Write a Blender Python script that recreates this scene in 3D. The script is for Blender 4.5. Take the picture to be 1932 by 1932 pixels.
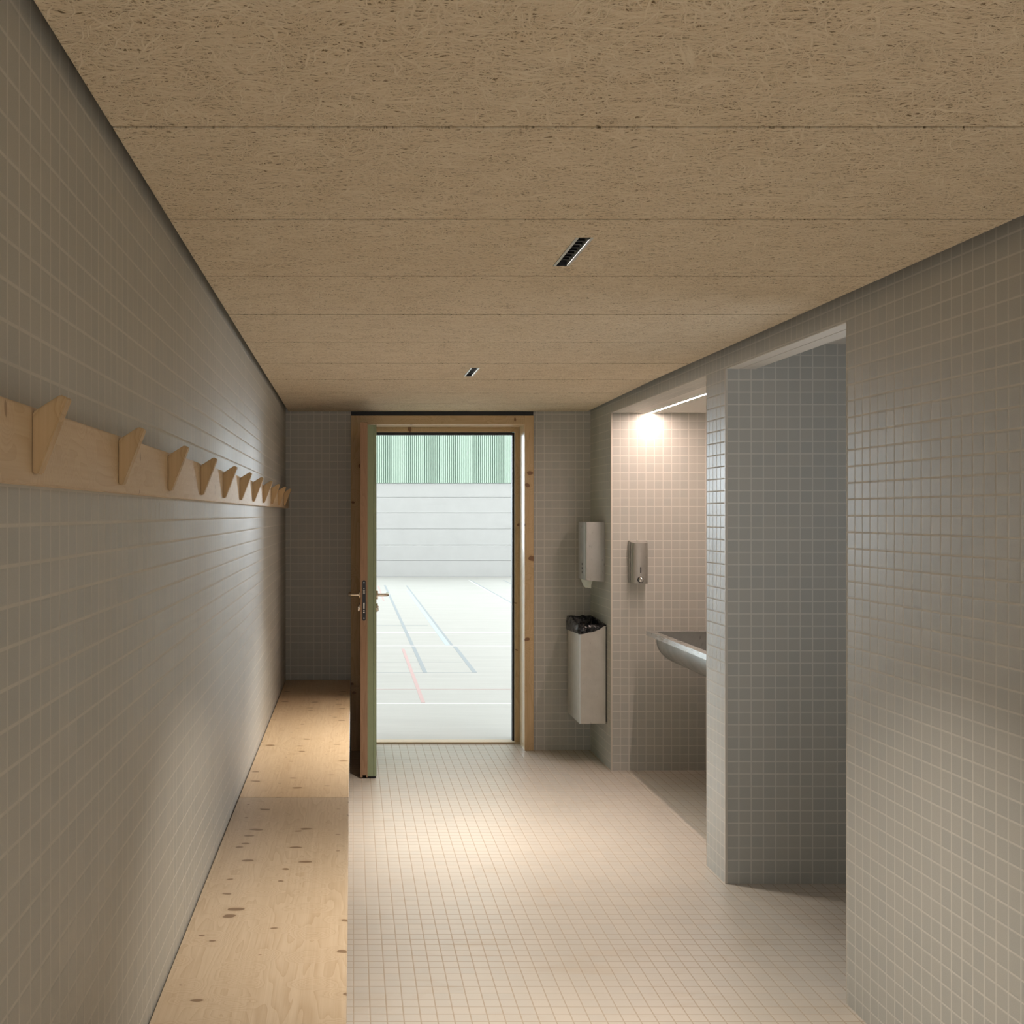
import bpy, bmesh, math, random
from mathutils import Vector, Matrix, noise
random.seed(7)
for o in list(bpy.data.objects):
    bpy.data.objects.remove(o)
S = bpy.context.scene
C = S.collection

# ------------------------------------------------------------------ camera
cam = bpy.data.objects.new('camera', bpy.data.cameras.new('camera'))
C.objects.link(cam)
cam.location = (0, 0, 1.5)
cam.rotation_euler = (math.radians(90), 0, 0)
cam.data.sensor_width = 36
cam.data.lens = 40.0
cam.data.shift_x = 0.1561
cam.data.shift_y = 0.0021
cam.data.clip_start = 0.02
S.camera = cam

# ------------------------------------------------------------------ world, exposure
W = bpy.data.worlds.new('world')
S.world = W
W.use_nodes = True
W.node_tree.nodes['Background'].inputs[0].default_value = (0.75, 0.85, 1.0, 1)
W.node_tree.nodes['Background'].inputs[1].default_value = 0.4
S.view_settings.view_transform = 'Standard'
S.view_settings.look = 'None'
S.view_settings.exposure = 0.30
S.view_settings.gamma = 1.0
S.view_settings.use_curve_mapping = False

# ------------------------------------------------------------------ large lights
def area_light(name, loc, rot, sx, sy, power, col, spread=180, parent=None):
    l = bpy.data.lights.new(name, 'AREA')
    l.shape = 'RECTANGLE'
    l.size = sx
    l.size_y = sy
    l.energy = power
    l.color = col
    l.spread = math.radians(spread)
    o = bpy.data.objects.new(name, l)
    C.objects.link(o)
    o.location = loc
    o.rotation_euler = rot
    if parent:
        o.parent = parent
        o.matrix_parent_inverse = Matrix.Translation(-parent.location)
    return o
PI = math.pi
# sports hall: high windows along its right side and roof lights
area_light('hall_window_light', (12.8, 13.5, 3.1), (0, math.radians(90), 0), 4.2, 9.0, 900, (0.84, 0.92, 1.0))
area_light('hall_far_added_light', (9.6, 27.2, 3.6), (math.radians(-90), 0, 0), 6.0, 4.6, 1150, (0.84, 0.93, 1.0))  # added out of view; no window in this wall, lights the left tiles
area_light('hall_far_left_added_light', (-6.0, 27.2, 3.2), (math.radians(-90), 0, 0), 5.6, 5.0, 1250, (0.82, 0.92, 1.0))  # second added source without a window, lights the pillar and jamb
area_light('hall_roof_light', (2.5, 17.0, 6.9), (0, 0, 0), 10, 14, 320, (1.0, 0.985, 0.95))
# fill light added in the side room, set at a made-up window
area_light('side_room_fill_light', (2.885, 3.25, 1.5), (0, math.radians(90), 0), 1.2, 1.5, 6.0, (0.93, 0.97, 1.0), 110)
# fill light behind the viewer, added together with a made-up window
area_light('rear_fill_light', (0.55, -3.1, 1.35), (math.radians(90), 0, 0), 1.5, 1.3, 16, (0.96, 0.985, 1.0))

# ------------------------------------------------------------------ mesh helpers
def box(bm, x0, x1, y0, y1, z0, z1, mi=0):
    vs = [bm.verts.new(v) for v in ((x0,y0,z0),(x1,y0,z0),(x1,y1,z0),(x0,y1,z0),(x0,y0,z1),(x1,y0,z1),(x1,y1,z1),(x0,y1,z1))]
    for f in ((0,3,2,1),(4,5,6,7),(0,1,5,4),(1,2,6,5),(2,3,7,6),(3,0,4,7)):
        bm.faces.new([vs[i] for i in f]).material_index = mi
def prism(bm, pts, axis, a, b, mi=0):
    """extrude a closed 2-D outline along an axis; pts give the two other coordinates in xyz order"""
    def mk(p, t):
        if axis == 'x': return (t, p[0], p[1])
        if axis == 'y': return (p[0], t, p[1])
        return (p[0], p[1], t)
    A = [bm.verts.new(mk(p, a)) for p in pts]
    B = [bm.verts.new(mk(p, b)) for p in pts]
    n = len(pts)
    fs = [bm.faces.new(A), bm.faces.new(B[::-1])]
    for i in range(n):
        fs.append(bm.faces.new((A[i], B[i], B[(i+1) % n], A[(i+1) % n])))
    for f in fs: f.material_index = mi
def tube(bm, p0, p1, r0, r1=None, n=24, cap=True):
    if r1 is None: r1 = r0
    p0 = Vector(p0); p1 = Vector(p1)
    d = (p1-p0).normalized()
    u = d.orthogonal().normalized(); v = d.cross(u)
    A = []; B = []
    for i in range(n):
        a = 2*PI*i/n
        e = u*math.cos(a) + v*math.sin(a)
        A.append(bm.verts.new(p0+e*r0)); B.append(bm.verts.new(p1+e*r1))
    for i in range(n):
        bm.faces.new((A[i], A[(i+1) % n], B[(i+1) % n], B[i]))
    if cap:
        bm.faces.new(A[::-1]); bm.faces.new(B)
def path_tube(bm, pts, r, n=16):
    rings = []
    for i, p in enumerate(pts):
        p = Vector(p)
        d = (Vector(pts[min(i+1, len(pts)-1)]) - Vector(pts[max(i-1, 0)])).normalized()
        u = Vector((0,0,1)) if abs(d.z) < .9 else Vector((1,0,0))
        v = d.cross(u).normalized(); u = v.cross(d)
        rings.append([bm.verts.new(p + (u*math.cos(2*PI*k/n)+v*math.sin(2*PI*k/n))*r) for k in range(n)])
    for a, b in zip(rings, rings[1:]):
        for k in range(n):
            bm.faces.new((a[k], a[(k+1) % n], b[(k+1) % n], b[k]))
    bm.faces.new(rings[0][::-1]); bm.faces.new(rings[-1])
def obj(name, bm, mats, parent=None, bevel=0, smooth=False, seg=2):
    if bevel:
        bmesh.ops.bevel(bm, geom=list(bm.edges), offset=bevel, segments=seg, affect='EDGES', clamp_overlap=True)
    bmesh.ops.recalc_face_normals(bm, faces=bm.faces)
    me = bpy.data.meshes.new(name)
    bm.to_mesh(me); bm.free()
    if not isinstance(mats, (list, tuple)): mats = [mats]
    for m in mats: me.materials.append(m)
    if smooth:
        for p in me.polygons: p.use_smooth = True
        me.set_sharp_from_angle(angle=math.radians(35))
    o = bpy.data.objects.new(name, me)
    C.objects.link(o)
    if parent:
        o.parent = parent
        q = parent; loc = Vector((0,0,0))
        if parent.type == 'EMPTY':
            o.matrix_parent_inverse = Matrix.Translation(-parent.location)
    return o
def thing(name, label, cat, loc, group=None):
    o = bpy.data.objects.new(name, None)
    o.empty_display_size = .05
    C.objects.link(o)
    o.location = loc
    o['label'] = label; o['category'] = cat
    if group: o['group'] = group
    return o
def tag(o, label, cat, group=None, kind=None):
    o['label'] = label; o['category'] = cat
    if group: o['group'] = group
    if kind: o['kind'] = kind
    return o
def struct(o, label, cat):
    o['kind'] = 'structure'; o['label'] = label; o['category'] = cat
    return o

# ------------------------------------------------------------------ materials
class NT:
    def __init__(s, name):
        s.m = bpy.data.materials.new(name); s.m.use_nodes = True
        s.t = s.m.node_tree; s.b = s.t.nodes['Principled BSDF']
    def n(s, typ, **kw):
        nd = s.t.nodes.new(typ)
        for k, v in kw.items(): setattr(nd, k, v)
        return nd
    def l(s, a, b): s.t.links.new(a, b)
    def math(s, op, a, b=None, c=None, clamp=False):
        nd = s.n('ShaderNodeMath', operation=op); nd.use_clamp = clamp
        for i, v in enumerate((a, b, c)):
            if v is None: continue
            if hasattr(v, 'links') or hasattr(v, 'is_linked'): s.l(v, nd.inputs[i])
            else: nd.inputs[i].default_value = v
        return nd.outputs[0]
    def mix(s, f, a, b, typ='MIX'):
        nd = s.n('ShaderNodeMix', data_type='RGBA', blend_type=typ)
        for i, v in ((0, f), (6, a), (7, b)):
            if hasattr(v, 'is_linked'): s.l(v, nd.inputs[i])
            elif i == 0: nd.inputs[0].default_value = v
            else: nd.inputs[i].default_value = (*v, 1)
        return nd.outputs[2]
    def ramp(s, f, stops):
        nd = s.n('ShaderNodeValToRGB')
        e = nd.color_ramp.elements
        while len(e) < len(stops): e.new(0.5)
        for k, (p, c) in enumerate(stops):
            e[k].position = p; e[k].color = (*c, 1) if len(c) == 3 else c
        s.l(f, nd.inputs[0]); return nd.outputs[0]
    def mr(s, v, a, b, c=0.0, d=1.0, smooth=False):
        nd = s.n('ShaderNodeMapRange')
        if smooth: nd.interpolation_type = 'SMOOTHSTEP'
        s.l(v, nd.inputs[0])
        for i, q in ((1, a), (2, b), (3, c), (4, d)): nd.inputs[i].default_value = q
        return nd.outputs[0]
    def coords(s): return s.n('ShaderNodeTexCoord').outputs['Object']
    def mapping(s, v, scale=(1,1,1), loc=(0,0,0), rot=(0,0,0)):
        nd = s.n('ShaderNodeMapping')
        s.l(v, nd.inputs[0]); nd.inputs[1].default_value = loc; nd.inputs[2].default_value = rot; nd.inputs[3].default_value = scale
        return nd.outputs[0]
    def noise(s, v, scale, detail=2, rough=.5, dist=0, out=0):
        nd = s.n('ShaderNodeTexNoise')
        s.l(v, nd.inputs['Vector']); nd.inputs['Scale'].default_value = scale
        nd.inputs['Detail'].default_value = detail; nd.inputs['Roughness'].default_value = rough
        nd.inputs['Distortion'].default_value = dist
        return nd.outputs[out]
    def bump(s, h, strength=.3, dist=.001):
        nd = s.n('ShaderNodeBump')
        nd.inputs['Strength'].default_value = strength; nd.inputs['Distance'].default_value = dist
        s.l(h, nd.inputs['Height']); s.l(nd.outputs[0], s.b.inputs['Normal'])
    def set(s, **kw):
        for k, v in kw.items():
            k = k.replace('_', ' ')
            inp = s.b.inputs[k]
            if hasattr(v, 'is_linked'): s.l(v, inp)
            elif isinstance(v, tuple): inp.default_value = (*v, 1)
            else: inp.default_value = v
        return s.m

P = 0.05   # tile module
def tile_mat(name, phase, tile, grout, rough=.46, gw=.0048, var=.06, spec=.5, stain=0.0):
    s = NT(name)
    co = s.coords()
    sep = s.n('ShaderNodeSeparateXYZ'); s.l(co, sep.inputs[0])
    ge = s.n('ShaderNodeNewGeometry')
    sn = s.n('ShaderNodeSeparateXYZ'); s.l(ge.outputs['True Normal'], sn.inputs[0])
    ds = []; ids = []
    for i in range(3):
        u = s.math('DIVIDE', s.math('SUBTRACT', sep.outputs[i], phase[i]), P)
        fr = s.math('FRACT', u)
        d = s.math('SUBTRACT', .5, s.math('ABSOLUTE', s.math('SUBTRACT', fr, .5)))
        na = s.math('ABSOLUTE', sn.outputs[i])
        ds.append(s.math('ADD', d, s.math('MULTIPLY', na, 5)))
        ids.append(s.math('MULTIPLY', s.math('FLOOR', u), s.math('SUBTRACT', 1, s.math('ROUND', na))))
    dm = s.math('MINIMUM', ds[0], s.math('MINIMUM', ds[1], ds[2]))
    h = gw/2/P
    mask = s.mr(dm, h*.75, h*1.25, 0, 1)
    cb = s.n('ShaderNodeCombineXYZ')
    for i in range(3): s.l(ids[i], cb.inputs[i])
    wn = s.n('ShaderNodeTexWhiteNoise'); s.l(cb.outputs[0], wn.inputs[0])
    big = s.noise(co, 1.7, 3)
    sp = s.noise(co, 900, 1)
    v = s.math('ADD', 1-var/2, s.math('MULTIPLY', wn.outputs['Value'], var))
    v = s.math('MULTIPLY', v, s.mr(sp, .3, .7, .95, 1.05))
    hs = s.n('ShaderNodeHueSaturation')
    hs.inputs['Color'].default_value = (*tile, 1)
    s.l(v, hs.inputs['Value'])
    c2 = s.mix(s.math('MULTIPLY', wn.outputs['Value'], .35), hs.outputs[0], s.mix(1.0, hs.outputs[0], (1.05, .985, .93), 'MULTIPLY'))
    gn = s.noise(co, 40, 3)
    gc = s.mix(gn, tuple(.93*g for g in grout), tuple(1.06*g for g in grout))
    col = s.mix(mask, gc, c2)
    if stain:
        st = s.mr(s.noise(s.mapping(co, (1, 2.2, 1)), 3.2, 5, .6, .6), .55, .75, 0, stain)
        col = s.mix(st, col, s.mix(1.0, col, (.86, .78, .68), 'MULTIPLY'))
    hgt = s.mr(dm, h*.6, h*2.6, 0, 1, True)
    s.bump(hgt, .25, .0008)
    r = s.mr(mask, 0, 1, .85, rough)
    r = s.math('ADD', r, s.mr(big, .3, .7, -.04, .05))
    return s.set(Base_Color=col, Roughness=r, Specular_IOR_Level=spec)

TILE = (.455, .46, .432)
GROUT = (.63, .615, .57)
M_left = tile_mat('tile_left', (.007, .046, .036), TILE, GROUT)
M_endr = tile_mat('tile_end', (.0215, .046, .036), TILE, GROUT)
M_right = tile_mat('tile_right', (.020, .0275, .045), TILE, GROUT)
M_floor = tile_mat('tile_floor', (.004, .013, .0), (.52, .478, .425), (.42, .35, .275), rough=.36, var=.05, stain=.5, gw=.004)

def wood(name, axis, light, dark, knot=(.16,.07,.025), rough=.5, ks=1.0, seed=0.0, kn=.10, plank=None, ring=1.0, pl='xy'):
    """spruce; axis = direction of the grain"""
    s = NT(name)
    co = s.coords()
    sc = [1, 1, 1]; sc[axis] = .12
    base = s.mapping(co, tuple(sc), (seed, seed*1.7, seed*.6))
    ks3 = [4.6*ks]*3; ks3[axis] = 7.5*ks
    kco = s.mapping(co, tuple(ks3), (seed*3.1, seed*2.3, seed))
    so = s.n('ShaderNodeSeparateXYZ'); s.l(kco, so.inputs[0])
    cc = s.n('ShaderNodeCombineXYZ')
    for i, a in enumerate(pl): s.l(so.outputs['xyz'.index(a)], cc.inputs[i])
    kco = cc.outputs[0]
    kw = s.n('ShaderNodeVectorMath', operation='ADD')
    nz = s.n('ShaderNodeTexNoise'); s.l(kco, nz.inputs['Vector']); nz.inputs['Scale'].default_value = 1.6
    sm = s.n('ShaderNodeVectorMath', operation='SCALE'); s.l(nz.outputs['Color'], sm.inputs[0]); sm.inputs['Scale'].default_value = .35
    s.l(kco, kw.inputs[0]); s.l(sm.outputs[0], kw.inputs[1])
    vo = s.n('ShaderNodeTexVoronoi', voronoi_dimensions='2D'); s.l(kw.outputs[0], vo.inputs['Vector']); vo.inputs['Scale'].default_value = 1
    d = vo.outputs['Distance']
    swirl = s.mr(d, 0, .45, 1, 0, True)
    low = s.noise(base, 7, 3, .5)
    t = s.math('ADD', s.math('MULTIPLY', low, 9*ring), s.math('MULTIPLY', swirl, 2.2))
    rings = s.math('FRACT', s.math('MULTIPLY', t, 2.2))
    rings = s.math('POWER', rings, 2.5)
    sc2 = [1, 1, 1]; sc2[axis] = .02
    fine = s.noise(s.mapping(co, tuple(sc2), (seed, seed, seed)), 150, 3, .65)
    g = s.math('ADD', s.math('MULTIPLY', rings, .5), s.mr(fine, .3, .7, 0, .42))
    tone = s.noise(base, 3.0, 2)
    g = s.math('ADD', g, s.mr(tone, .3, .7, -.12, .2), clamp=True)
    col = s.mix(g, light, dark)
    if plank:
        sp = s.n('ShaderNodeSeparateXYZ'); s.l(co, sp.inputs[0])
        u = s.math('DIVIDE', s.math('ADD', sp.outputs[plank[0]], 5.013), plank[1])
        wn = s.n('ShaderNodeTexWhiteNoise', noise_dimensions='1D'); s.l(s.math('FLOOR', u), wn.inputs['W'])
        col = s.mix(s.mr(wn.outputs['Value'], 0, 1, 0, .28), col, s.mix(1.0, col, (.86, .78, .66), 'MULTIPLY'))
        e = s.math('ABSOLUTE', s.math('SUBTRACT', s.math('FRACT', u), .5))
        col = s.mix(s.mr(e, .488, .497, 0, .35), col, dark)
    sel = s.n('ShaderNodeSeparateColor'); s.l(vo.outputs['Color'], sel.inputs[0])
    rad = s.mr(sel.outputs[0], .35, 1, 0, kn)
    km = s.mr(s.math('SUBTRACT', d, rad), -.014, .006, 1, 0, True)
    halo = s.mr(s.math('SUBTRACT', d, s.math('MULTIPLY', rad, 2.2)), -.12, .0, .45, 0, True)
    col = s.mix(halo, col, dark)
    col = s.mix(s.math('MULTIPLY', km, .85), col, knot)
    s.bump(g, .12, .0006)
    return s.set(Base_Color=col, Roughness=rough)
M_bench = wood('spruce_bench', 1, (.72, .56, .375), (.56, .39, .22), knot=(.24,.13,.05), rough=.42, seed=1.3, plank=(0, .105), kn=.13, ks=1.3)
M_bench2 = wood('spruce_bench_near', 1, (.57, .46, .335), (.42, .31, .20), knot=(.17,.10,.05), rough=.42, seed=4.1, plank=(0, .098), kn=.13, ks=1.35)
M_rail = wood('spruce_rail', 1, (.70, .56, .385), (.58, .42, .25), knot=(.34,.22,.12), rough=.5, seed=2.2, kn=.07, pl='yz', ks=1.6)
M_peg = wood('spruce_peg', 2, (.60, .43, .24), (.44, .29, .135), knot=(.22,.12,.05), rough=.55, seed=3.0, kn=.07, pl='xz', ks=2.0)
M_casev = wood('spruce_upright', 2, (.64, .475, .275), (.48, .325, .16), knot=(.17,.07,.025), rough=.45, seed=5.0, kn=.12, ring=.7, pl='xz')
M_caseh = wood('spruce_header', 0, (.64, .475, .275), (.47, .32, .155), knot=(.17,.07,.025), rough=.45, seed=6.4, kn=.10, ring=.7, pl='xz')
M_jamb = wood('spruce_jamb', 2, (.74, .60, .42), (.62, .46, .28), rough=.22, seed=7.0, kn=.0, pl='yz')
M_leafwood = wood('larch_edge', 2, (.38, .235, .145), (.27, .155, .085), rough=.55, seed=8.0, kn=.0)

def plain(name, col, rough=.5, metal=0, spec=.5, nscale=0, namt=.06, bump=0, emit=None):
    s = NT(name)
    if nscale:
        nz = s.noise(s.coords(), nscale, 4)
        c = s.mix(nz, tuple(x*(1-namt) for x in col), tuple(min(1, x*(1+namt)) for x in col))
        s.set(Base_Color=c)
        if bump: s.bump(nz, bump, .001)
    else: s.set(Base_Color=col)
    s.set(Roughness=rough, Metallic=metal, Specular_IOR_Level=spec)
    if emit:
        s.b.inputs['Emission Color'].default_value = (*emit[0], 1)
        s.b.inputs['Emission Strength'].default_value = emit[1]
    return s.m
def steel(name, col, axis, rough=.32, grime=.25):
    s = NT(name); co = s.coords()
    sc = [1,1,1]; sc[axis] = .03
    br = s.noise(s.mapping(co, tuple(sc)), 420, 2)
    cl = s.noise(co, 9, 4, .6)
    spk = s.noise(s.mapping(co, (1,1,.4)), 70, 3)
    c = s.mix(s.mr(cl, .35, .7, 0, grime), col, tuple(x*.7 for x in col))
    c = s.mix(s.mr(spk, .66, .74, 0, .5), c, tuple(x*.45 for x in col))
    s.bump(br, .08, .0004)
    r = s.math('ADD', s.mr(br, .3, .7, rough-.05, rough+.06), s.mr(cl, .3, .7, -.04, .1))
    return s.set(Base_Color=c, Metallic=1.0, Roughness=r)
M_steel = steel('brushed_steel', (.47, .465, .44), 2, .48)
M_steelh = steel('brushed_steel_trough', (.64, .65, .64), 1, .28, .3)
M_basin = steel('brushed_steel_basin', (.44, .45, .44), 1, .42, .5)
M_binsteel = steel('brushed_steel_bin', (.66, .63, .58), 2, .45, .3)
M_handle = plain('satin_nickel', (.68, .60, .50), .25, 1)
M_chrome = plain('chrome', (.8, .8, .8), .08, 1)
M_black = plain('black_metal', (.012, .012, .014), .35)
M_rubber = plain('black_rubber', (.008, .008, .009), .5, nscale=30)
M_green = plain('green_paint', (.27, .33, .20), .42, nscale=25, namt=.05)
M_white = plain('white_plaster', (.72, .70, .66), .7, nscale=14, namt=.03)
M_trimw = plain('corner_profile', (.62, .58, .52), .4, nscale=30, namt=.04)
M_dark = plain('plenum_dark', (.03, .03, .03), .9, nscale=5)
M_paper = plain('paper', (.72, .74, .68), .85, nscale=60, namt=.05)
M_strip = plain('led_diffuser', (1, 1, 1), .4, emit=((1.0, .77, .66), 165))
M_hallgrey = plain('hall_boards', (.56, .56, .55), .55, nscale=3, namt=.05)
M_slat = plain('green_slat', (.52, .67, .56), .6, nscale=6, namt=.06)
M_slatback = plain('green_slat_back', (.18, .36, .27), .8, nscale=6)
M_ltrim = plain('lamp_trim', (.70, .74, .74), .35, .6)
M_louvre = plain('lamp_louvre', (.006, .007, .009), .5, spec=.25)

def bag_mat():
    s = NT('black_film'); co = s.coords()
    nz = s.noise(co, 34, 3, .6, .8)
    s.bump(nz, .9, .01)
    return s.set(Base_Color=(.004,.005,.008), Roughness=.16)
M_bag = bag_mat()

def woodwool():
    s = NT('wood_wool'); co = s.coords()
    flat = s.mapping(co, (1,1,0))
    warpn = s.n('ShaderNodeTexNoise'); s.l(flat, warpn.inputs['Vector']); warpn.inputs['Scale'].default_value = 14; warpn.inputs['Detail'].default_value = 1
    vs = s.n('ShaderNodeVectorMath', operation='MULTIPLY_ADD')
    s.l(warpn.outputs['Color'], vs.inputs[0]); vs.inputs[1].default_value = (.045,.045,0); s.l(flat, vs.inputs[2])
    hgt = None; tone = None
    for k, (ang, th) in enumerate(((3,.60),(33,.62),(-28,.61),(68,.64),(-63,.63),(12,.60),(-12,.62),(95,.64))):
        v = s.mapping(vs.outputs[0], (7, 210, 1), (k*3.17, k*1.93, 0), (0, 0, 0))
        # rotate first, then stretch
        rot = s.mapping(vs.outputs[0], (1,1,1), (0,0,0), (0,0,math.radians(ang)))
        v = s.mapping(rot, (7, 210, 1), (k*3.17, k*1.93, 0))
        nz = s.noise(v, 1, 1, .4)
        f = s.mr(nz, th-.06, th+.07, 0, 1, True)
        lvl = .55+.45*((k*5) % 8)/7
        f2 = s.math('MULTIPLY', f, lvl)
        hgt = f2 if hgt is None else s.math('MAXIMUM', hgt, f2)
    mid = s.noise(s.mapping(vs.outputs[0], (1, 1.6, 1)), 95, 3, .7)
    hgt = s.math('ADD', s.math('MULTIPLY', hgt, .62), s.mr(mid, .32, .68, 0, .42))
    blot = s.noise(flat, 2.2, 3)
    dark = (.20, .145, .08); base = (.77, .65, .475); lite = (.90, .81, .65)
    col = s.ramp(hgt, [(0.06, dark), (.24, base), (.95, lite)])  # dark stop puts the shade between fibres into the colour
    col = s.mix(s.mr(blot, .3, .7, 0, .22), col, s.mix(1.0, col, (.9,.86,.8), 'MULTIPLY'))
    s.bump(hgt, .7, .004)
    return s.set(Base_Color=col, Roughness=.9, Specular_IOR_Level=.15)
M_wool = woodwool()

def hall_floor_mat():
    s = NT('hall_floor'); co = s.coords()
    n1 = s.noise(s.mapping(co, (.25, 1.6, 1)), 4, 5, .65)
    n2 = s.noise(s.mapping(co, (.6, 9, 1)), 6, 3)
    c = s.mix(s.mr(n1, .3, .75), (.54, .525, .495), (.47, .455, .43))
    c = s.mix(s.mr(n2, .55, .7, 0, .3), c, (.45,.43,.39))
    return s.set(Base_Color=c, Roughness=.5)
M_hfloor = hall_floor_mat()
M_l_dark = plain('line_slate', (.34, .37, .40), .5, nscale=20)
M_l_blue = plain('line_blue', (.50, .58, .62), .5, nscale=20)
M_l_red = plain('line_red', (.60, .40, .39), .5, nscale=20)
M_l_white = plain('line_white', (.78, .78, .76), .5, nscale=20)

# ------------------------------------------------------------------ room shell
XL, XR = -.423, 1.515
YB, YE = -3.2, 7.235
ZC = 2.152
XW = 1.636          # far face of the right wall
TOP = 2.32
b = bmesh.new(); box(b, XL-.15, 3.1, YB-.15, 7.47, -.12, 0)
struct(obj('floor', b, M_floor), 'beige mosaic tiled floor of the changing room', 'floor')
b = bmesh.new(); box(b, XL-.15, XL, YB, YE, 0, TOP)
struct(obj('wall_left', b, M_left), 'long grey tiled wall on the left with the coat rack', 'wall')
b = bmesh.new()
box(b, XL-.15, .03, YE, 7.52, 0, TOP, 0)
box(b, .03, 1.115, YE, 7.52, 2.09, TOP, 0)
box(b, 1.115, XR+.2, YE, 7.52, 0, TOP, 1)
struct(obj('wall_end', b, [M_left, M_endr]), 'grey tiled end wall around the open doorway', 'wall')
LZ = 2.0925
b = bmesh.new()
box(b, XR, XW, YB, 3.486, 0, TOP)
box(b, XR, XW, 3.486, 4.62, LZ, TOP)
box(b, XR, 3.0, 4.62, 4.863, 0, TOP)
box(b, XR, XW, 4.863, 6.66, LZ, TOP)
box(b, XR, 2.45, 6.66, YE, 0, TOP)
struct(obj('wall_right', b, M_right), 'grey tiled right wall with a wash niche and a taller opening', 'wall')
b = bmesh.new(); box(b, 2.25, 2.4, 4.863, 6.66, 0, TOP)
struct(obj('wall_niche', b, M_right), 'tiled wall at the back of the wash niche', 'wall')
b = bmesh.new(); box(b, XW, 2.25, 4.863, 6.66, LZ, LZ+.1)
struct(obj('ceiling_niche', b, M_white), 'smooth pale ceiling over the wash niche', 'ceiling')
b = bmesh.new()
box(b, 2.9, 3.0, 2.3, 2.5, 0, TOP); box(b, 2.9, 3.0, 4.0, 4.62, 0, TOP); box(b, 2.9, 3.0, 2.5, 4.0, 0, .9); box(b, 2.9, 3.0, 2.5, 4.0, 2.1, TOP)
box(b, XW, 3.0, 2.2, 2.3, 0, TOP)
struct(obj('wall_side_room', b, M_right), 'tiled walls of the side room beyond the right opening', 'wall')
b = bmesh.new(); box(b, XW, 2.9, 2.3, 4.62, 2.19, 2.29)
struct(obj('ceiling_side_room', b, M_white), 'pale plaster ceiling of the side room', 'ceiling')
# painted soffit of the tall opening, in two strips with a shadow line
b = bmesh.new(); box(b, XR+.004, XR+.056, 3.487, 4.619, LZ-.004, LZ); box(b, XR+.060, XW+.002, 3.487, 4.619, LZ-.004, LZ)
struct(obj('trim_1', b, M_white, bevel=.001, seg=1), 'pale strip under the lintel of the tall opening', 'trim')
# wall behind the viewer; its window is added for the fill light
b = bmesh.new()
box(b, XL-.15, -.2, YB-.15, YB, 0, TOP); box(b, 1.3, XW, YB-.15, YB, 0, TOP)
box(b, -.2, 1.3, YB-.15, YB, 0, .7); box(b, -.2, 1.3, YB-.15, YB, 2.0, TOP)
struct(obj('wall_rear', b, M_left), 'tiled wall behind the viewer with an added window', 'wall')
b = bmesh.new()
for a in ((-.2,-.15,.7,2.0),(1.25,1.3,.7,2.0),(-.15,1.25,.7,.75),(-.15,1.25,1.95,2.0),(.525,.575,.75,1.95)):
    box(b, a[0], a[1], YB-.1, YB-.04, a[2], a[3])
struct(obj('added_window_1', b, M_casev), 'added wooden window frame behind the viewer', 'window')

b = bmesh.new()  # side room window added for its light, out of view
for a in ((2.5,2.545,.9,2.1),(3.955,4.0,.9,2.1),(2.545,3.955,.9,.945),(2.545,3.955,2.055,2.1)):
    box(b, 2.93, 2.985, a[0], a[1], a[2], a[3])
struct(obj('added_window_2', b, M_casev), 'added wooden window frame out of view in the side room', 'window')

# corner profiles
def profile(n, x, y, z1, dx, dy):
    b = bmesh.new(); box(b, x-.001 if dx > 0 else x-.009, x+.009 if dx > 0 else x+.001, y-.001 if dy > 0 else y-.002, y+.006 if dy > 0 else y+.001, 0, z1)
    struct(obj('trim_%d' % n, b, M_trimw, bevel=.0008, seg=1), '', 'trim')
    return bpy.data.objects['trim_%d' % n]
profile(2, XR, 6.659, LZ, 1, 1)['label'] = 'pale edge profile on the far corner of the wash niche'
profile(3, XR, 4.864, LZ, 1, -1)['label'] = 'edge profile on the pillar beside the wash niche'
profile(4, XR, 4.619, LZ, 1, 1)['label'] = 'edge profile on the pillar beside the tall opening'
profile(5, XR, 3.487, LZ, 1, -1)['label'] = 'edge profile on the near side of the tall opening'

# ceiling: wood wool boards with open joints, holes for the lamps
LX0, LX1 = .527, .570
LAMPS = (5.071, 2.683, .295, -2.093)
LLEN = .305
def right_edge(y):
    return 1.463 if y < 5.5 else 1.463 + .030*(y-5.5)/1.7
XE = -.404
b = bmesh.new()
seams = [1.917+.6*k for k in range(-9, 10)]
g = .0052
for y0 in seams:
    y1 = min(y0+.6, YE-.004); a = max(y0+g, YB+.02); z = y1-g
    if z <= a: continue
    holes = [(l, l+LLEN) for l in LAMPS if l < z and l+LLEN > a]
    cuts = [a, z]
    for h0, h1 in holes: cuts += [max(h0, a), min(h1, z)]
    cuts = sorted(set(cuts))
    for c0, c1 in zip(cuts, cuts[1:]):
        inh = any(h0-1e-6 <= c0 and c1 <= h1+1e-6 for h0, h1 in holes)
        segs = [(XE, LX0), (LX1, None)] if inh else [(XE, None)]
        for s0, s1 in segs:
            if s1 is None:
                prism(b, [(s0, c0), (right_edge(c0), c0), (right_edge(c1), c1), (s0, c1)], 'z', ZC, ZC+.035)
            else:
                box(b, s0, s1, c0, c1, ZC, ZC+.035)
struct(obj('ceiling', b, M_wool), 'ceiling of tan wood wool boards with thin dark joints', 'ceiling')
b = bmesh.new(); box(b, XL-.15, XW, YB-.15, YE, TOP, TOP+.1); box(b, XW, 3.0, YB, 7.5, TOP, TOP+.1)
struct(obj('ceiling_slab', b, M_dark), 'dark slab above the suspended ceiling', 'ceiling')

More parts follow.
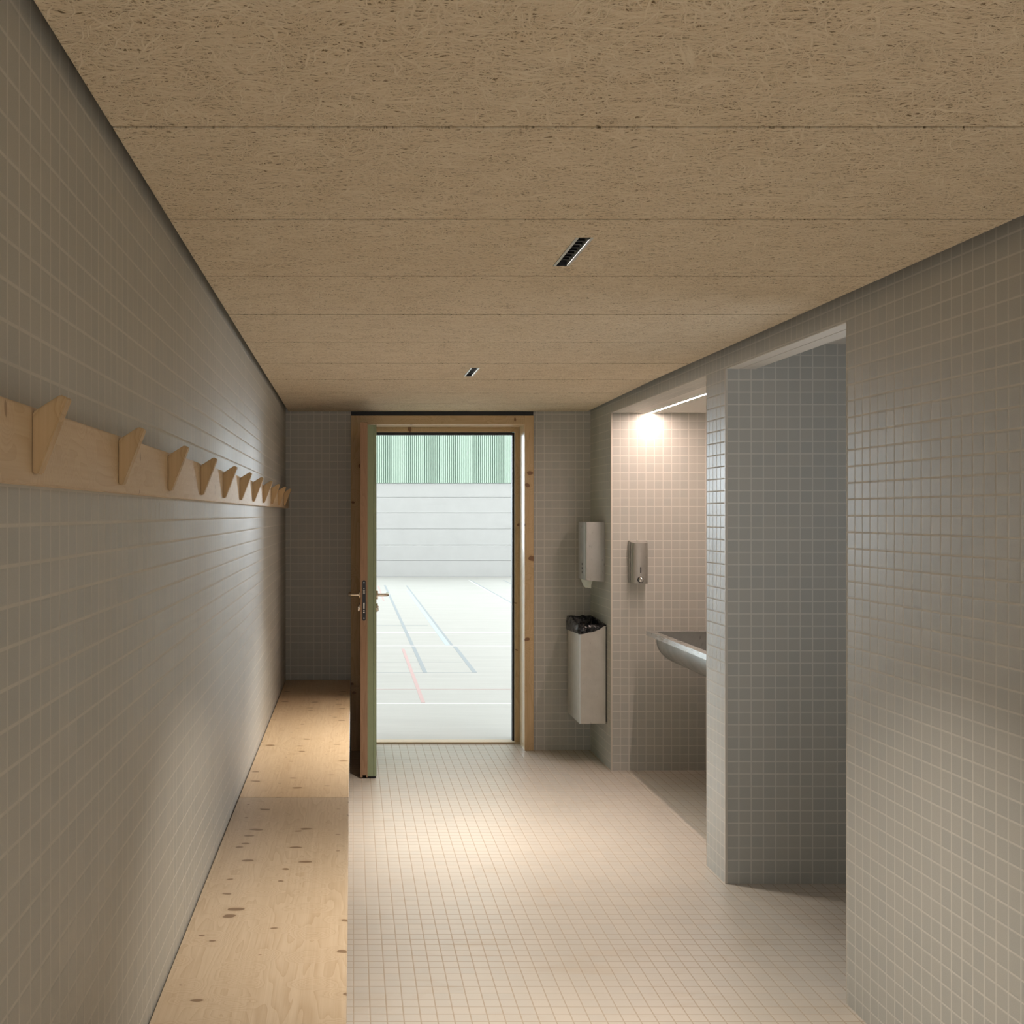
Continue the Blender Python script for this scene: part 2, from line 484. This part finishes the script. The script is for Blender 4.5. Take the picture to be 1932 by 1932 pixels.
# ------------------------------------------------------------------ sports hall
HX0, HX1, HY0, HY1, HZ = -9.0, 13.0, 7.52, 27.3, 7.0
b = bmesh.new()
box(b, HX0, HX1, 7.47, HY1, -.12, 0, 0)
def fl(x0, x1, y0, y1, mi, h=.0012): box(b, x0, x1, y0, y1, 0, h, mi)
fl(.672, .712, 10.78, 12.90, 1); fl(.668, .708, 13.0, 24.0, 1)
fl(1.141, 1.183, 10.78, 12.90, 1); fl(1.128, 1.156, 13.0, 23.9, 1)
fl(1.066, 1.122, 13.0, 22.3, 2)
fl(.550, .582, 9.06, 12.66, 3); fl(.530, .560, 19.7, 23.7, 3)
fl(2.675, 2.705, 9.2, 25.8, 1); fl(2.63, 2.665, 9.2, 25.8, 4); fl(3.41, 3.44, 9.2, 25.8, 1)
fl(-3, 1.16, 10.765, 10.78, 1, .001); fl(-3, 1.12, 11.53, 11.542, 1, .001); fl(-3, 1.02, 15.36, 15.385, 1, .001)
fl(-6, 9, 9.745, 9.757, 3, .001); fl(-6, 9, 8.985, 9.02, 4, .001); fl(-6, 9, 12.92, 12.97, 4, .001)
fl(-6, 9, 14.40, 14.46, 4, .001)
struct(obj('floor_hall', b, [M_hfloor, M_l_dark, M_l_blue, M_l_red, M_l_white]), 'pale sports hall floor with coloured court lines', 'floor')
b = bmesh.new()
zs = [0, .39, .76, 1.145, 1.53, 1.905, 2.24]
for z0, z1 in zip(zs, zs[1:]):
    box(b, HX0, HX1, HY1, HY1+.15, z0+.004, z1-.004)
box(b, HX0, HX1, HY1+.03, HY1+.2, 0, 2.24)
struct(obj('wall_hall_back', b, M_hallgrey), 'pale grey boarded lower wall across the sports hall', 'wall')
b = bmesh.new()
x = HX0
while x < HX1:
    box(b, x, x+.034, HY1-.045, HY1+.02, 2.25, HZ, 0)
    x += .0493
box(b, HX0, HX1, HY1+.02, HY1+.15, 2.24, HZ, 1)
box(b, HX0, HX1, HY1-.02, HY1+.02, 2.765, 2.785, 1)
struct(obj('wall_hall_upper', b, [M_slat, M_slatback]), 'mint green vertical slats on the upper wall of the sports hall', 'wall')
b = bmesh.new()
box(b, HX0, .03, HY0, HY0+.15, 0, HZ); box(b, 1.115, HX1, HY0, HY0+.15, 0, HZ); box(b, .03, 1.115, HY0, HY0+.15, 2.09, HZ)
struct(obj('wall_hall_front', b, M_white), 'hall side of the wall around the doorway', 'wall')
b = bmesh.new(); box(b, HX0-.15, HX0, HY0, HY1, 0, HZ)
struct(obj('wall_hall_left', b, M_hallgrey), 'left wall of the sports hall', 'wall')
b = bmesh.new()
box(b, HX1, HX1+.15, HY0, HY1, 0, 1.0); box(b, HX1, HX1+.15, HY0, HY1, 5.8, HZ)
for y in (7.6, 11.5, 15.5, 19.5, 23.5, 27.15): box(b, HX1, HX1+.15, y, y+.12, 1.0, 5.8)
struct(obj('wall_hall_right', b, M_hallgrey), 'window wall on the right of the sports hall', 'wall')
b = bmesh.new(); box(b, HX0, HX1, HY0, HY1, HZ, HZ+.1)
struct(obj('ceiling_hall', b, M_white), 'ceiling of the sports hall', 'ceiling')

# ------------------------------------------------------------------ door frame and open door
b = bmesh.new()
fr = thing('door_1', 'open doorway with a spruce frame in the end wall', 'door', (.57, 7.3, 0)); fr['kind'] = 'structure'
CY = 7.21
b = bmesh.new(); box(b, 1.093, 1.151, CY, YE, 0, 2.125); obj('upright_casing', b, M_casev, fr, bevel=.0015, seg=1)
b = bmesh.new(); box(b, -.0084, .0534, CY, YE, 0, 2.125); obj('upright_casing', b, M_casev, fr, bevel=.0015, seg=1)
b = bmesh.new(); box(b, .0536, 1.0928, CY, YE, 2.068, 2.125); obj('head_casing', b, M_caseh, fr, bevel=.0015, seg=1)
b = bmesh.new(); box(b, 1.093, 1.115, YE, 7.52, 0, 2.09); obj('jamb', b, M_jamb, fr)
b = bmesh.new(); box(b, .03, .0534, YE, 7.52, 0, 2.09); obj('jamb', b, M_jamb, fr)
b = bmesh.new(); box(b, .0534, 1.093, YE, 7.52, 2.068, 2.09); obj('head_jamb', b, M_jamb, fr)
b = bmesh.new()
box(b, 1.0640, 1.093, 7.434, 7.47, 0, 2.037)
obj('door_stop', b, M_casev, fr, bevel=.001, seg=1)
b = bmesh.new(); box(b, .0534, .080, 7.434, 7.47, 0, 2.037); obj('door_stop', b, M_casev, fr)
b = bmesh.new(); box(b, .0534, 1.093, 7.434, 7.47, 2.037, 2.068); obj('door_stop', b, M_caseh, fr, bevel=.001, seg=1)
b = bmesh.new()
box(b, 1.051, 1.0925, 7.472, 7.51, .012, 2.036); box(b, .054, .085, 7.472, 7.51, .012, 2.036); box(b, .085, 1.051, 7.472, 7.51, 2.020, 2.067)
obj('seal', b, M_rubber, fr)['label'] = 'black rubber door seal'
b = bmesh.new(); box(b, .0534, 1.093, 7.425, 7.515, .0005, .012)
struct(obj('trim_6', b, wood('spruce_sill', 0, (.70,.58,.42), (.56,.42,.27), rough=.45, seed=9.0, kn=0), bevel=.002), 'pale door sill between tiles and hall floor', 'trim')
b = bmesh.new()
box(b, -.006, 1.149, 7.216, YE, 2.1255, 2.150)  # solid black strip in place of the shade over the casing
obj('shade_strip', b, M_rubber, fr)['label'] = 'dark strip standing in for shade above the frame'

leaf = thing('door_2', 'green and brown door leaf standing open, seen edge on', 'door', (.062, 7.43, .008)); leaf['kind'] = 'structure'
LY0, LY1 = 6.45, 7.425
lx = .062-.0
b = bmesh.new()
# core with a small notch at the foot
box(b, lx, lx+.0405, LY0, LY1, .020, 2.0215)
box(b, lx, lx+.012, LY0, LY1, .008, .0202); box(b, lx+.033, lx+.0405, LY0, LY1, .008, .0202)
obj('core', b, M_leafwood, leaf)['label'] = 'brown wooden edge'
b = bmesh.new()
box(b, lx+.0405, lx+.0745, LY0+.0008, LY1, .014, 2.006)
box(b, lx+.0755, lx+.0912, LY0, LY1, .014, 2.006)
obj('facing', b, M_green, leaf)['label'] = 'green painted facing'
b = bmesh.new(); box(b, lx+.0415, lx+.088, LY0+.006, LY1-.02, .004, .014)
obj('drop_seal', b, M_rubber, leaf)['label'] = 'black drop seal'
# lock plate with rounded ends
def stadium(cx, z0, z1, r, n=10):
    pts = []
    for i in range(n+1):
        a = PI*i/n
        pts.append((cx+r*math.cos(a), z1-r+r*math.sin(a)))
    for i in range(n+1):
        a = PI+PI*i/n
        pts.append((cx+r*math.cos(a), z0+r+r*math.sin(a)))
    return pts
lk = lx+.0205
b = bmesh.new(); prism(b, stadium(lk, .896, 1.126, .0095), 'y', LY0-.002, LY0+.004)
lock = obj('lock_plate', b, M_black, leaf)
for z in (1.112, 1.079, .954, .910):
    b = bmesh.new(); tube(b, (lk, LY0-.0032, z), (lk, LY0, z), .0032, n=14); obj('screw', b, M_chrome, lock)
b = bmesh.new(); prism(b, [(lk-.006, 1.048), (lk+.006, 1.048), (lk+.0045, 1.060), (lk+.006, 1.071), (lk-.006, 1.071), (lk-.0045, 1.060)], 'y', LY0-.010, LY0); obj('latch', b, M_steel, lock)
b = bmesh.new(); box(b, lk-.003, lk+.003, LY0-.0045, LY0, .963, .998); obj('bolt', b, M_handle, lock, bevel=.001)
b = bmesh.new(); tube(b, (lk, LY0-.0035, .943), (lk, LY0, .943), .0042, n=14); obj('bolt', b, M_handle, lock)
HZ0 = 1.038; HYc = LY0+.06
for side in (-1, 1):
    x0 = lx-.0 if side < 0 else lx+.0912
    b = bmesh.new()
    tube(b, (x0, HYc, HZ0), (x0+side*.009, HYc, HZ0), .026, .0245, n=32)
    h = obj('door_handle', b, M_handle, leaf, smooth=True)
    b = bmesh.new()
    pts = [(x0+side*.008, HYc, HZ0)]
    pts += [(x0+side*.05, HYc, HZ0)]
    for i in range(1, 7):
        a = PI/2*i/6
        pts.append((x0+side*(.05+.014*math.sin(a)), HYc+.014*(1-math.cos(a)), HZ0))
    pts.append((x0+side*.064, HYc+.115, HZ0))
    path_tube(b, pts, .009)
    obj('lever', b, M_handle, h, smooth=True)
    b = bmesh.new()
    tube(b, (x0, HYc, HZ0-.072), (x0+side*.008, HYc, HZ0-.072), .026, .0245, n=32)
    e = obj('key_rose', b, M_handle, leaf, smooth=True)
    b = bmesh.new(); tube(b, (x0+side*.008, HYc, HZ0-.070), (x0+side*.013, HYc, HZ0-.070), .0085, n=20)
    box(b, x0+side*.008-(.0 if side > 0 else .005), x0+side*.008+(.005 if side > 0 else .0), HYc-.004, HYc+.004, HZ0-.092, HZ0-.070)
    obj('cylinder', b, M_chrome, e, smooth=True)
for z in (.25, 1.02, 1.80):
    b = bmesh.new(); tube(b, (lx+.045, LY1-.002, z-.05), (lx+.045, LY1-.002, z+.05), .007, n=16)
    obj('hinge', b, M_handle, leaf, smooth=True)
leaf.rotation_euler = (0, 0, math.radians(-.9))

# ------------------------------------------------------------------ coat rack
rack = thing('coat_rack', 'long spruce coat rail with wedge shaped pegs on the left tiled wall', 'coat rack', (XL, 3.6, 1.537))
RX = -.398
b = bmesh.new(); box(b, XL+.0005, RX, -1.5, 7.15, 1.537, 1.634)
obj('rail', b, M_rail, rack, bevel=.002)
prof = [(RX+.0005, .127), (-.3629, .1489), (-.3541, .1448), (-.3905, .0500), (RX+.0005, .0505)]
def peg_mesh():
    b = bmesh.new(); prism(b, [(x, z+1.5) for x, z in prof], 'y', 0, .026)
    return b
pg = obj('peg', peg_mesh(), M_peg, rack, bevel=.0016)
pegY = [1.414+.5215*k for k in range(11)]
pg.location = (0, pegY[0], 0)
for y in pegY[1:]:
    c = pg.copy(); C.objects.link(c); c.parent = rack; c.matrix_parent_inverse = pg.matrix_parent_inverse.copy(); c.location = (0, y, 0)

# ------------------------------------------------------------------ bench
bench = thing('bench', 'pale knotty spruce bench running along the foot of the left wall', 'bench', (-.21, 4.2, 0))
BX0, BX1 = XL+.004, -.012
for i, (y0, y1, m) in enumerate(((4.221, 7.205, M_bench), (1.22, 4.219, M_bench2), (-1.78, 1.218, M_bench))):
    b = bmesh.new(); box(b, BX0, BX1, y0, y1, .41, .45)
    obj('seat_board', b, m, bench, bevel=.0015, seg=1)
for y in (6.6, 5.4, 3.9, 2.6, 1.3, 0.0):
    b = bmesh.new()
    prism(b, [(XL+.001, .405), (-.08, .405), (-.08, .39), (XL+.04, .20), (XL+.001, .20)], 'y', y-.02, y+.02)
    obj('bracket', b, M_steel, bench)
    bpy.data.objects

# ------------------------------------------------------------------ ceiling lights
def make_lamp(y0, label):
    t = thing('ceiling_light', label, 'ceiling light', ((LX0+LX1)/2, y0+LLEN/2, ZC), 'slim recessed ceiling lights')
    y1 = y0+LLEN
    b = bmesh.new()
    e = .0006
    box(b, LX0+e, LX0+.0075, y0+e, y1-e, ZC-.0015, ZC+.045); box(b, LX1-.0075, LX1-e, y0+e, y1-e, ZC-.0015, ZC+.045)
    obj('side_trim', b, M_ltrim, t)
    b = bmesh.new()
    box(b, LX0+.0076, LX1-.0076, y0+e, y0+.004, ZC-.001, ZC+.045); box(b, LX0+.0076, LX1-.0076, y1-.004, y1-e, ZC-.001, ZC+.045)
    box(b, LX0+.0076, LX1-.0076, y0+.004, y1-.004, ZC+.035, ZC+.045)
    obj('housing', b, M_black, t)
    b = bmesh.new()
    n = 9
    pts = [(y0+.005, ZC+.034), (y0+.005, ZC+.031)]
    for i in range(1, n):
        yy = y0+.004+(LLEN-.008)*i/n
        pts += [(yy-.0015, ZC+.031), (yy-.004, ZC+.008), (yy+.004, ZC+.008), (yy+.0015, ZC+.031)]
    pts += [(y1-.005, ZC+.031), (y1-.005, ZC+.034)]
    prism(b, pts, 'x', LX0+.0078, LX1-.0078)
    obj('louvre', b, M_louvre, t)
    area_light('lamp_beam', ((LX0+LX1)/2, y0+LLEN/2, ZC+.004), (0, 0, 0), .022, LLEN-.03, POW, (1.0, .91, .80), 84, t)
    return t
POW = 11.8
l0 = make_lamp(LAMPS[0], 'small recessed ceiling light farther off, near the end wall')
for y, lab in ((LAMPS[1], 'larger looking black louvred ceiling light in the foreground boards'),
               (LAMPS[2], 'recessed ceiling light directly above the viewer'),
               (LAMPS[3], 'recessed ceiling light behind the viewer')):
    r = l0.copy(); C.objects.link(r); r['label'] = lab
    r.location.y = y+LLEN/2
    for ch in list(l0.children):
        c = ch.copy(); C.objects.link(c); c.parent = r; c.matrix_parent_inverse = ch.matrix_parent_inverse.copy()
# LED line in the niche ceiling
led = thing('strip_light', 'thin glowing warm light line set in the wash niche ceiling', 'strip light', (1.74, 5.75, LZ))
b = bmesh.new(); box(b, 1.733, 1.747, 4.92, 6.640, LZ-.0020, LZ-.0004)
obj('diffuser', b, M_strip, led)
b = bmesh.new(); box(b, 1.7285, 1.7325, 4.915, 6.645, LZ-.0024, LZ-.0002); box(b, 1.7475, 1.7515, 4.915, 6.645, LZ-.0024, LZ-.0002)
obj('profile', b, M_ltrim, led)

# ------------------------------------------------------------------ soap dispenser
sd = thing('soap_dispenser', 'brushed steel soap dispenser on the pink lit wall of the wash niche', 'soap dispenser', (1.665, 6.659, 1.1))
sx0, sx1, sw = 1.6175, 1.7130, 6.659
cx = (sx0+sx1)/2; hw = (sx1-sx0)/2
n = 20
top = []; bot = []
b = bmesh.new()
out = [(sx1, sw)]
for i in range(n+1):
    a = PI*i/n
    out.append((cx+hw*.98*math.cos(a), sw-.066-.026*math.sin(a)))
out.append((sx0, sw))
def ztop(y): return 1.345-.13*(sw-y)
A = [b.verts.new((x, y, 1.098)) for x, y in out]; B = [b.verts.new((x, y, ztop(y))) for x, y in out]
b.faces.new(A); b.faces.new(B[::-1])
for i in range(len(out)):
    j = (i+1) % len(out); b.faces.new((A[i], B[i], B[j], A[j]))
obj('body', b, M_steel, sd, smooth=True)
b = bmesh.new(); box(b, sx0-.003, sx0-.0005, sw-.042, sw, 1.100, 1.343); box(b, sx1+.0005, sx1+.003, sw-.042, sw, 1.100, 1.343)
obj('back_shell', b, M_steel, sd, bevel=.0005, seg=1)
fy = sw-.092
bx = (1208.8-664.5)*fy/2146
b = bmesh.new(); prism(b, stadium(bx, 1.5-(1081.3-970)*fy/2146, 1.5-(1069.7-970)*fy/2146, .0032, 6), 'y', fy-.0012, fy+.01)
obj('sight_slot', b, M_black, sd)['label'] = 'black level slot'
zb = 1.5-(1093.6-970)*fy/2146
b = bmesh.new(); tube(b, (bx-.001, fy-.004, zb), (bx-.001, fy+.01, zb), .0185, n=28); ring = obj('button_ring', b, M_black, sd, smooth=True)
b = bmesh.new()
bmesh.ops.create_uvsphere(b, u_segments=24, v_segments=12, radius=.0155, matrix=Matrix.Translation((bx+.0008, fy-.004, zb)) @ Matrix.Diagonal((1, .8, 1, 1)))
obj('push_button', b, M_chrome, ring, smooth=True)['label'] = 'chrome push button'
b = bmesh.new(); tube(b, (cx-.006, sw-.03, 1.338), (cx-.006, sw-.03, 1.347), .005, n=14); obj('lock_pin', b, M_chrome, sd)

# ------------------------------------------------------------------ paper towel dispenser
td = thing('paper_towel_dispenser', 'grey steel paper towel dispenser on the wall above the waste bin', 'dispenser', (XR, 6.95, 1.1))
dx = 1.3985
b = bmesh.new()
dy0, dy1 = 6.824, 7.085
# plan outline with rounded front corners, lower edge dropping to the wall
pl = [(XR-.0005, dy0), (dx+.010, dy0)]
for i in range(1, 6):
    a = PI/2*i/5; pl.append((dx+.010-.010*math.sin(a), dy0+.010-.010*math.cos(a)))
for i in range(0, 9):
    a = PI/2*i/8; pl.append((dx+.05-.05*math.cos(a), dy1-.06+.06*math.sin(a)))
pl.append((XR-.0005, dy1))
A = []; B = []
for x, y in pl:
    A.append(b.verts.new((x, y, 1.104-.010*(x-dx)/.1165))); B.append(b.verts.new((x, y, 1.4525)))
b.faces.new(A); b.faces.new(B[::-1])
for i in range(len(pl)):
    j = (i+1) % len(pl); b.faces.new((A[i], B[i], B[j], A[j]))
obj('cover', b, M_steel, td, smooth=True)
b = bmesh.new(); box(b, dx+.007, dx+.0078, dy0-.0006, dy0+.002, 1.112, 1.450); obj('cover_seam', b, M_ltrim, td)
for z in (1.19, 1.165, 1.14):
    b = bmesh.new(); box(b, dx-.0006, dx+.004, 6.90, 6.93, z, z+.014); obj('sight_slot', b, M_black, td)
b = bmesh.new(); tube(b, (dx-.0015, 6.93, 1.425), (dx+.004, 6.93, 1.425), .009, n=18); obj('lock', b, M_chrome, td)
b = bmesh.new(); tube(b, (dx+.033, dy0-.0012, 1.115), (dx+.033, dy0+.003, 1.115), .0022, n=10); tube(b, (dx+.033, dy0-.0012, 1.107), (dx+.033, dy0+.003, 1.107), .0022, n=10)
obj('rivet', b, M_chrome, td)
# towel hanging out
b = bmesh.new()
def px(x, y, Y): return ((x-664.5)*Y/2146, Y, 1.5-(y-970)*Y/2146)
rows = [[px(1094.5,1090,6.99), px(1099,1101,6.97), px(1102.5,1107.5,6.95), px(1105,1108.8,6.94)],
        [px(1103,1090,6.93), px(1106.5,1100,6.92), px(1108,1106,6.90), px(1108.5,1108.3,6.89)],
        [px(1111,1091,6.90), px(1109.5,1098,6.89), px(1110,1106,6.87), px(1112,1109.3,6.86)],
        [px(1120,1092,6.86), px(1115.5,1102,6.86), px(1115,1107,6.85), px(1116,1111,6.85)]]
V = [[b.verts.new(p) for p in r] for r in rows]
for i in range(3):
    for j in range(3): b.faces.new((V[i][j], V[i+1][j], V[i+1][j+1], V[i][j+1]))
tw = obj('paper_towel', b, M_paper, smooth=True)
md = tw.modifiers.new('sub', 'SUBSURF'); md.levels = 2; md.render_levels = 2
md = tw.modifiers.new('sol', 'SOLIDIFY'); md.thickness = .0008
tag(tw, 'folded white paper towel hanging from the slot of the towel dispenser', 'paper towel')

# ------------------------------------------------------------------ waste bin and liner
wb = thing('waste_bin', 'tall steel wall bin with a pale front beside the wash niche', 'waste bin', (XR, 6.96, .253))
wx, wy0, wy1, wz0, wz1 = 1.354, 6.772, 7.144, .253, .838
t_ = .003
b = bmesh.new()
def ring4(z, o): return [b.verts.new(v) for v in ((wx+o, wy0+o, z), (XR-.006-o, wy0+o, z), (XR-.006-o, wy1-o, z), (wx+o, wy1-o, z))]
r = [ring4(wz0, 0), ring4(wz1, 0), ring4(wz1, t_), ring4(wz0+t_, t_)]
b.faces.new(r[0][::-1])
for a, c in zip(r, r[1:]):
    for i in range(4): b.faces.new((a[i], a[(i+1) % 4], c[(i+1) % 4], c[i]))
b.faces.new(r[3])
obj('body', b, M_binsteel, wb)
b = bmesh.new(); box(b, XR-.0055, XR-.0005, wy0+.004, wy1-.004, wz0+.01, wz1-.01); obj('back_plate', b, M_black, wb)
b = bmesh.new(); box(b, wx-.0012, wx+.006, wy0-.0012, wy0+.006, wz0, wz1-.002); obj('corner_strip', b, M_ltrim, wb, bevel=.0005, seg=1)
# liner
random.seed(3)
per = []
def seg(p, q, n):
    for i in range(n): per.append((p[0]+(q[0]-p[0])*i/n, p[1]+(q[1]-p[1])*i/n))
q = [(wx, wy0), (XR-.008, wy0), (XR-.008, wy1), (wx, wy1)]
seg(q[0], q[1], 26); seg(q[1], q[2], 34); seg(q[2], q[3], 26); seg(q[3], q[0], 40)
cxm, cym = (wx+XR-.008)/2, (wy0+wy1)/2
b = bmesh.new(); rings = []
prof_s = [(-.9, -.24), (-.45, -.20), (-.14, -.10), (-.05, -.03), (-.015, .000), (0, .004), (.005, 0), (.0, -.33), (.0, -.66), (.0, -1.0)]
for k, (off, dz) in enumerate(prof_s):
    rg = []
    for (x, y) in per:
        onnear = abs(y-wy0) < 1e-6; onback = abs(x-(XR-.008)) < 1e-6
        u = (x-wx)/(XR-.008-wx); v = (y-wy0)/(wy1-wy0)
        if onback: dr = .004
        elif onnear: dr = .052*max(0, 1-u)**.55 * (1 if u < .75 else (1-u)/.25) + .002
        else: dr = .052 + .010*v
        nz = noise.noise(Vector((x*38, y*38, k*.9)))
        nx2 = noise.noise(Vector((x*60+9, y*60, k*1.7)))
        ox = -1 if abs(x-wx) < 1e-6 else (1 if onback else 0); oy = -1 if onnear else (1 if abs(y-wy1) < 1e-6 else 0)
        rise = .020*v if not onback else .016*v
        if k < 5:
            f = -off
            X = x+(cxm-x)*f; Y = y+(cym-y)*f; Z = wz1+dz+rise*.8+nz*.010
            if k < 3: X += nx2*.012; Y += nz*.012
        elif k < 7:
            X = x+ox*off; Y = y+oy*off; Z = wz1+.004+rise+nz*.008
        else:
            o2 = .004+.0075*(1+nx2)*(1 if not onback else 0)*min(1, dr*40)*(1 if k < 9 else .45)
            X = x+ox*o2; Y = y+oy*o2; Z = wz1+rise+dz*(dr+rise)+nz*.002
            if onback: X = min(X, XR-.001)
        if onback: X = min(X, XR-.003)
        Y = min(Y, YE-.004)
        rg.append(b.verts.new((X, Y, Z)))
    rings.append(rg)
N = len(per)
for a, c in zip(rings, rings[1:]):
    for i in range(N): b.faces.new((a[i], a[(i+1) % N], c[(i+1) % N], c[i]))
b.faces.new(rings[0])
ln = obj('bin_liner', b, M_bag)
for p_ in ln.data.polygons: p_.use_smooth = True
tag(ln, 'crumpled black plastic liner folded over the rim of the steel bin', 'bin liner')

# ------------------------------------------------------------------ wash trough
wt = thing('wash_trough', 'long stainless steel wash trough in the niche under the light line', 'sink', (1.96, 5.7, .62))
TX0, TX1, TY0, TY1, TZ = 1.671, 2.249, 4.95, 6.466, .838
bx0, bx1 = 1.714, 2.114
b = bmesh.new()
box(b, TX0, bx0, TY0, TY1, TZ-.0265, TZ); box(b, bx1, TX1, TY0, TY1, TZ-.0265, TZ)
box(b, bx0, bx1, TY0, TY0+.066, TZ-.0265, TZ); box(b, bx0, bx1, TY1-.066, TY1, TZ-.0265, TZ)
bmesh.ops.remove_doubles(b, verts=b.verts, dist=1e-5)
obj('rim', b, M_steelh, wt)
b = bmesh.new()
ccx = (bx0+bx1)/2; ah = (bx1-bx0)/2; bz = TZ-.045; bh = .147
def arc(o, n=28):
    pts = [(bx0+o, TZ-.026 if o == 0 else TZ-.0005)]
    for i in range(n+1):
        a = PI*i/n
        pts.append((ccx-(ah-o)*math.cos(a), bz-(bh-o)*math.sin(a)))
    pts.append((bx1-o, TZ-.026 if o == 0 else TZ-.0005))
    return pts
y0, y1 = TY0+.066, TY1-.066
Oa = [b.verts.new((x, y0, z)) for x, z in arc(0)]; Ob = [b.verts.new((x, y1, z)) for x, z in arc(0)]
Ia = [b.verts.new((x, y0+.004, z)) for x, z in arc(.004)]; Ib = [b.verts.new((x, y1-.004, z)) for x, z in arc(.004)]
for i in range(len(Oa)-1):
    b.faces.new((Oa[i], Oa[i+1], Ob[i+1], Ob[i])); b.faces.new((Ia[i], Ib[i], Ib[i+1], Ia[i+1]))
b.faces.new(Oa); b.faces.new(Ob); b.faces.new(Ia); b.faces.new(Ib)
b.faces.new((Oa[0], Ob[0], Ib[0], Ia[0])); b.faces.new((Oa[-1], Ob[-1], Ib[-1], Ia[-1]))
basin = obj('basin', b, M_basin, wt, smooth=True)
b = bmesh.new()
pts = arc(0)
prism(b, [(ccx+(x-ccx)*1.012, z-(.002 if z < bz else 0)) for x, z in pts], 'y', y1-.001, y1+.006)
obj('end_plate', b, M_basin, wt)
b = bmesh.new(); box(b, 2.20, 2.249, TY0, TY1, TZ, TZ+.06); obj('splash_back', b, M_steelh, wt, bevel=.002)
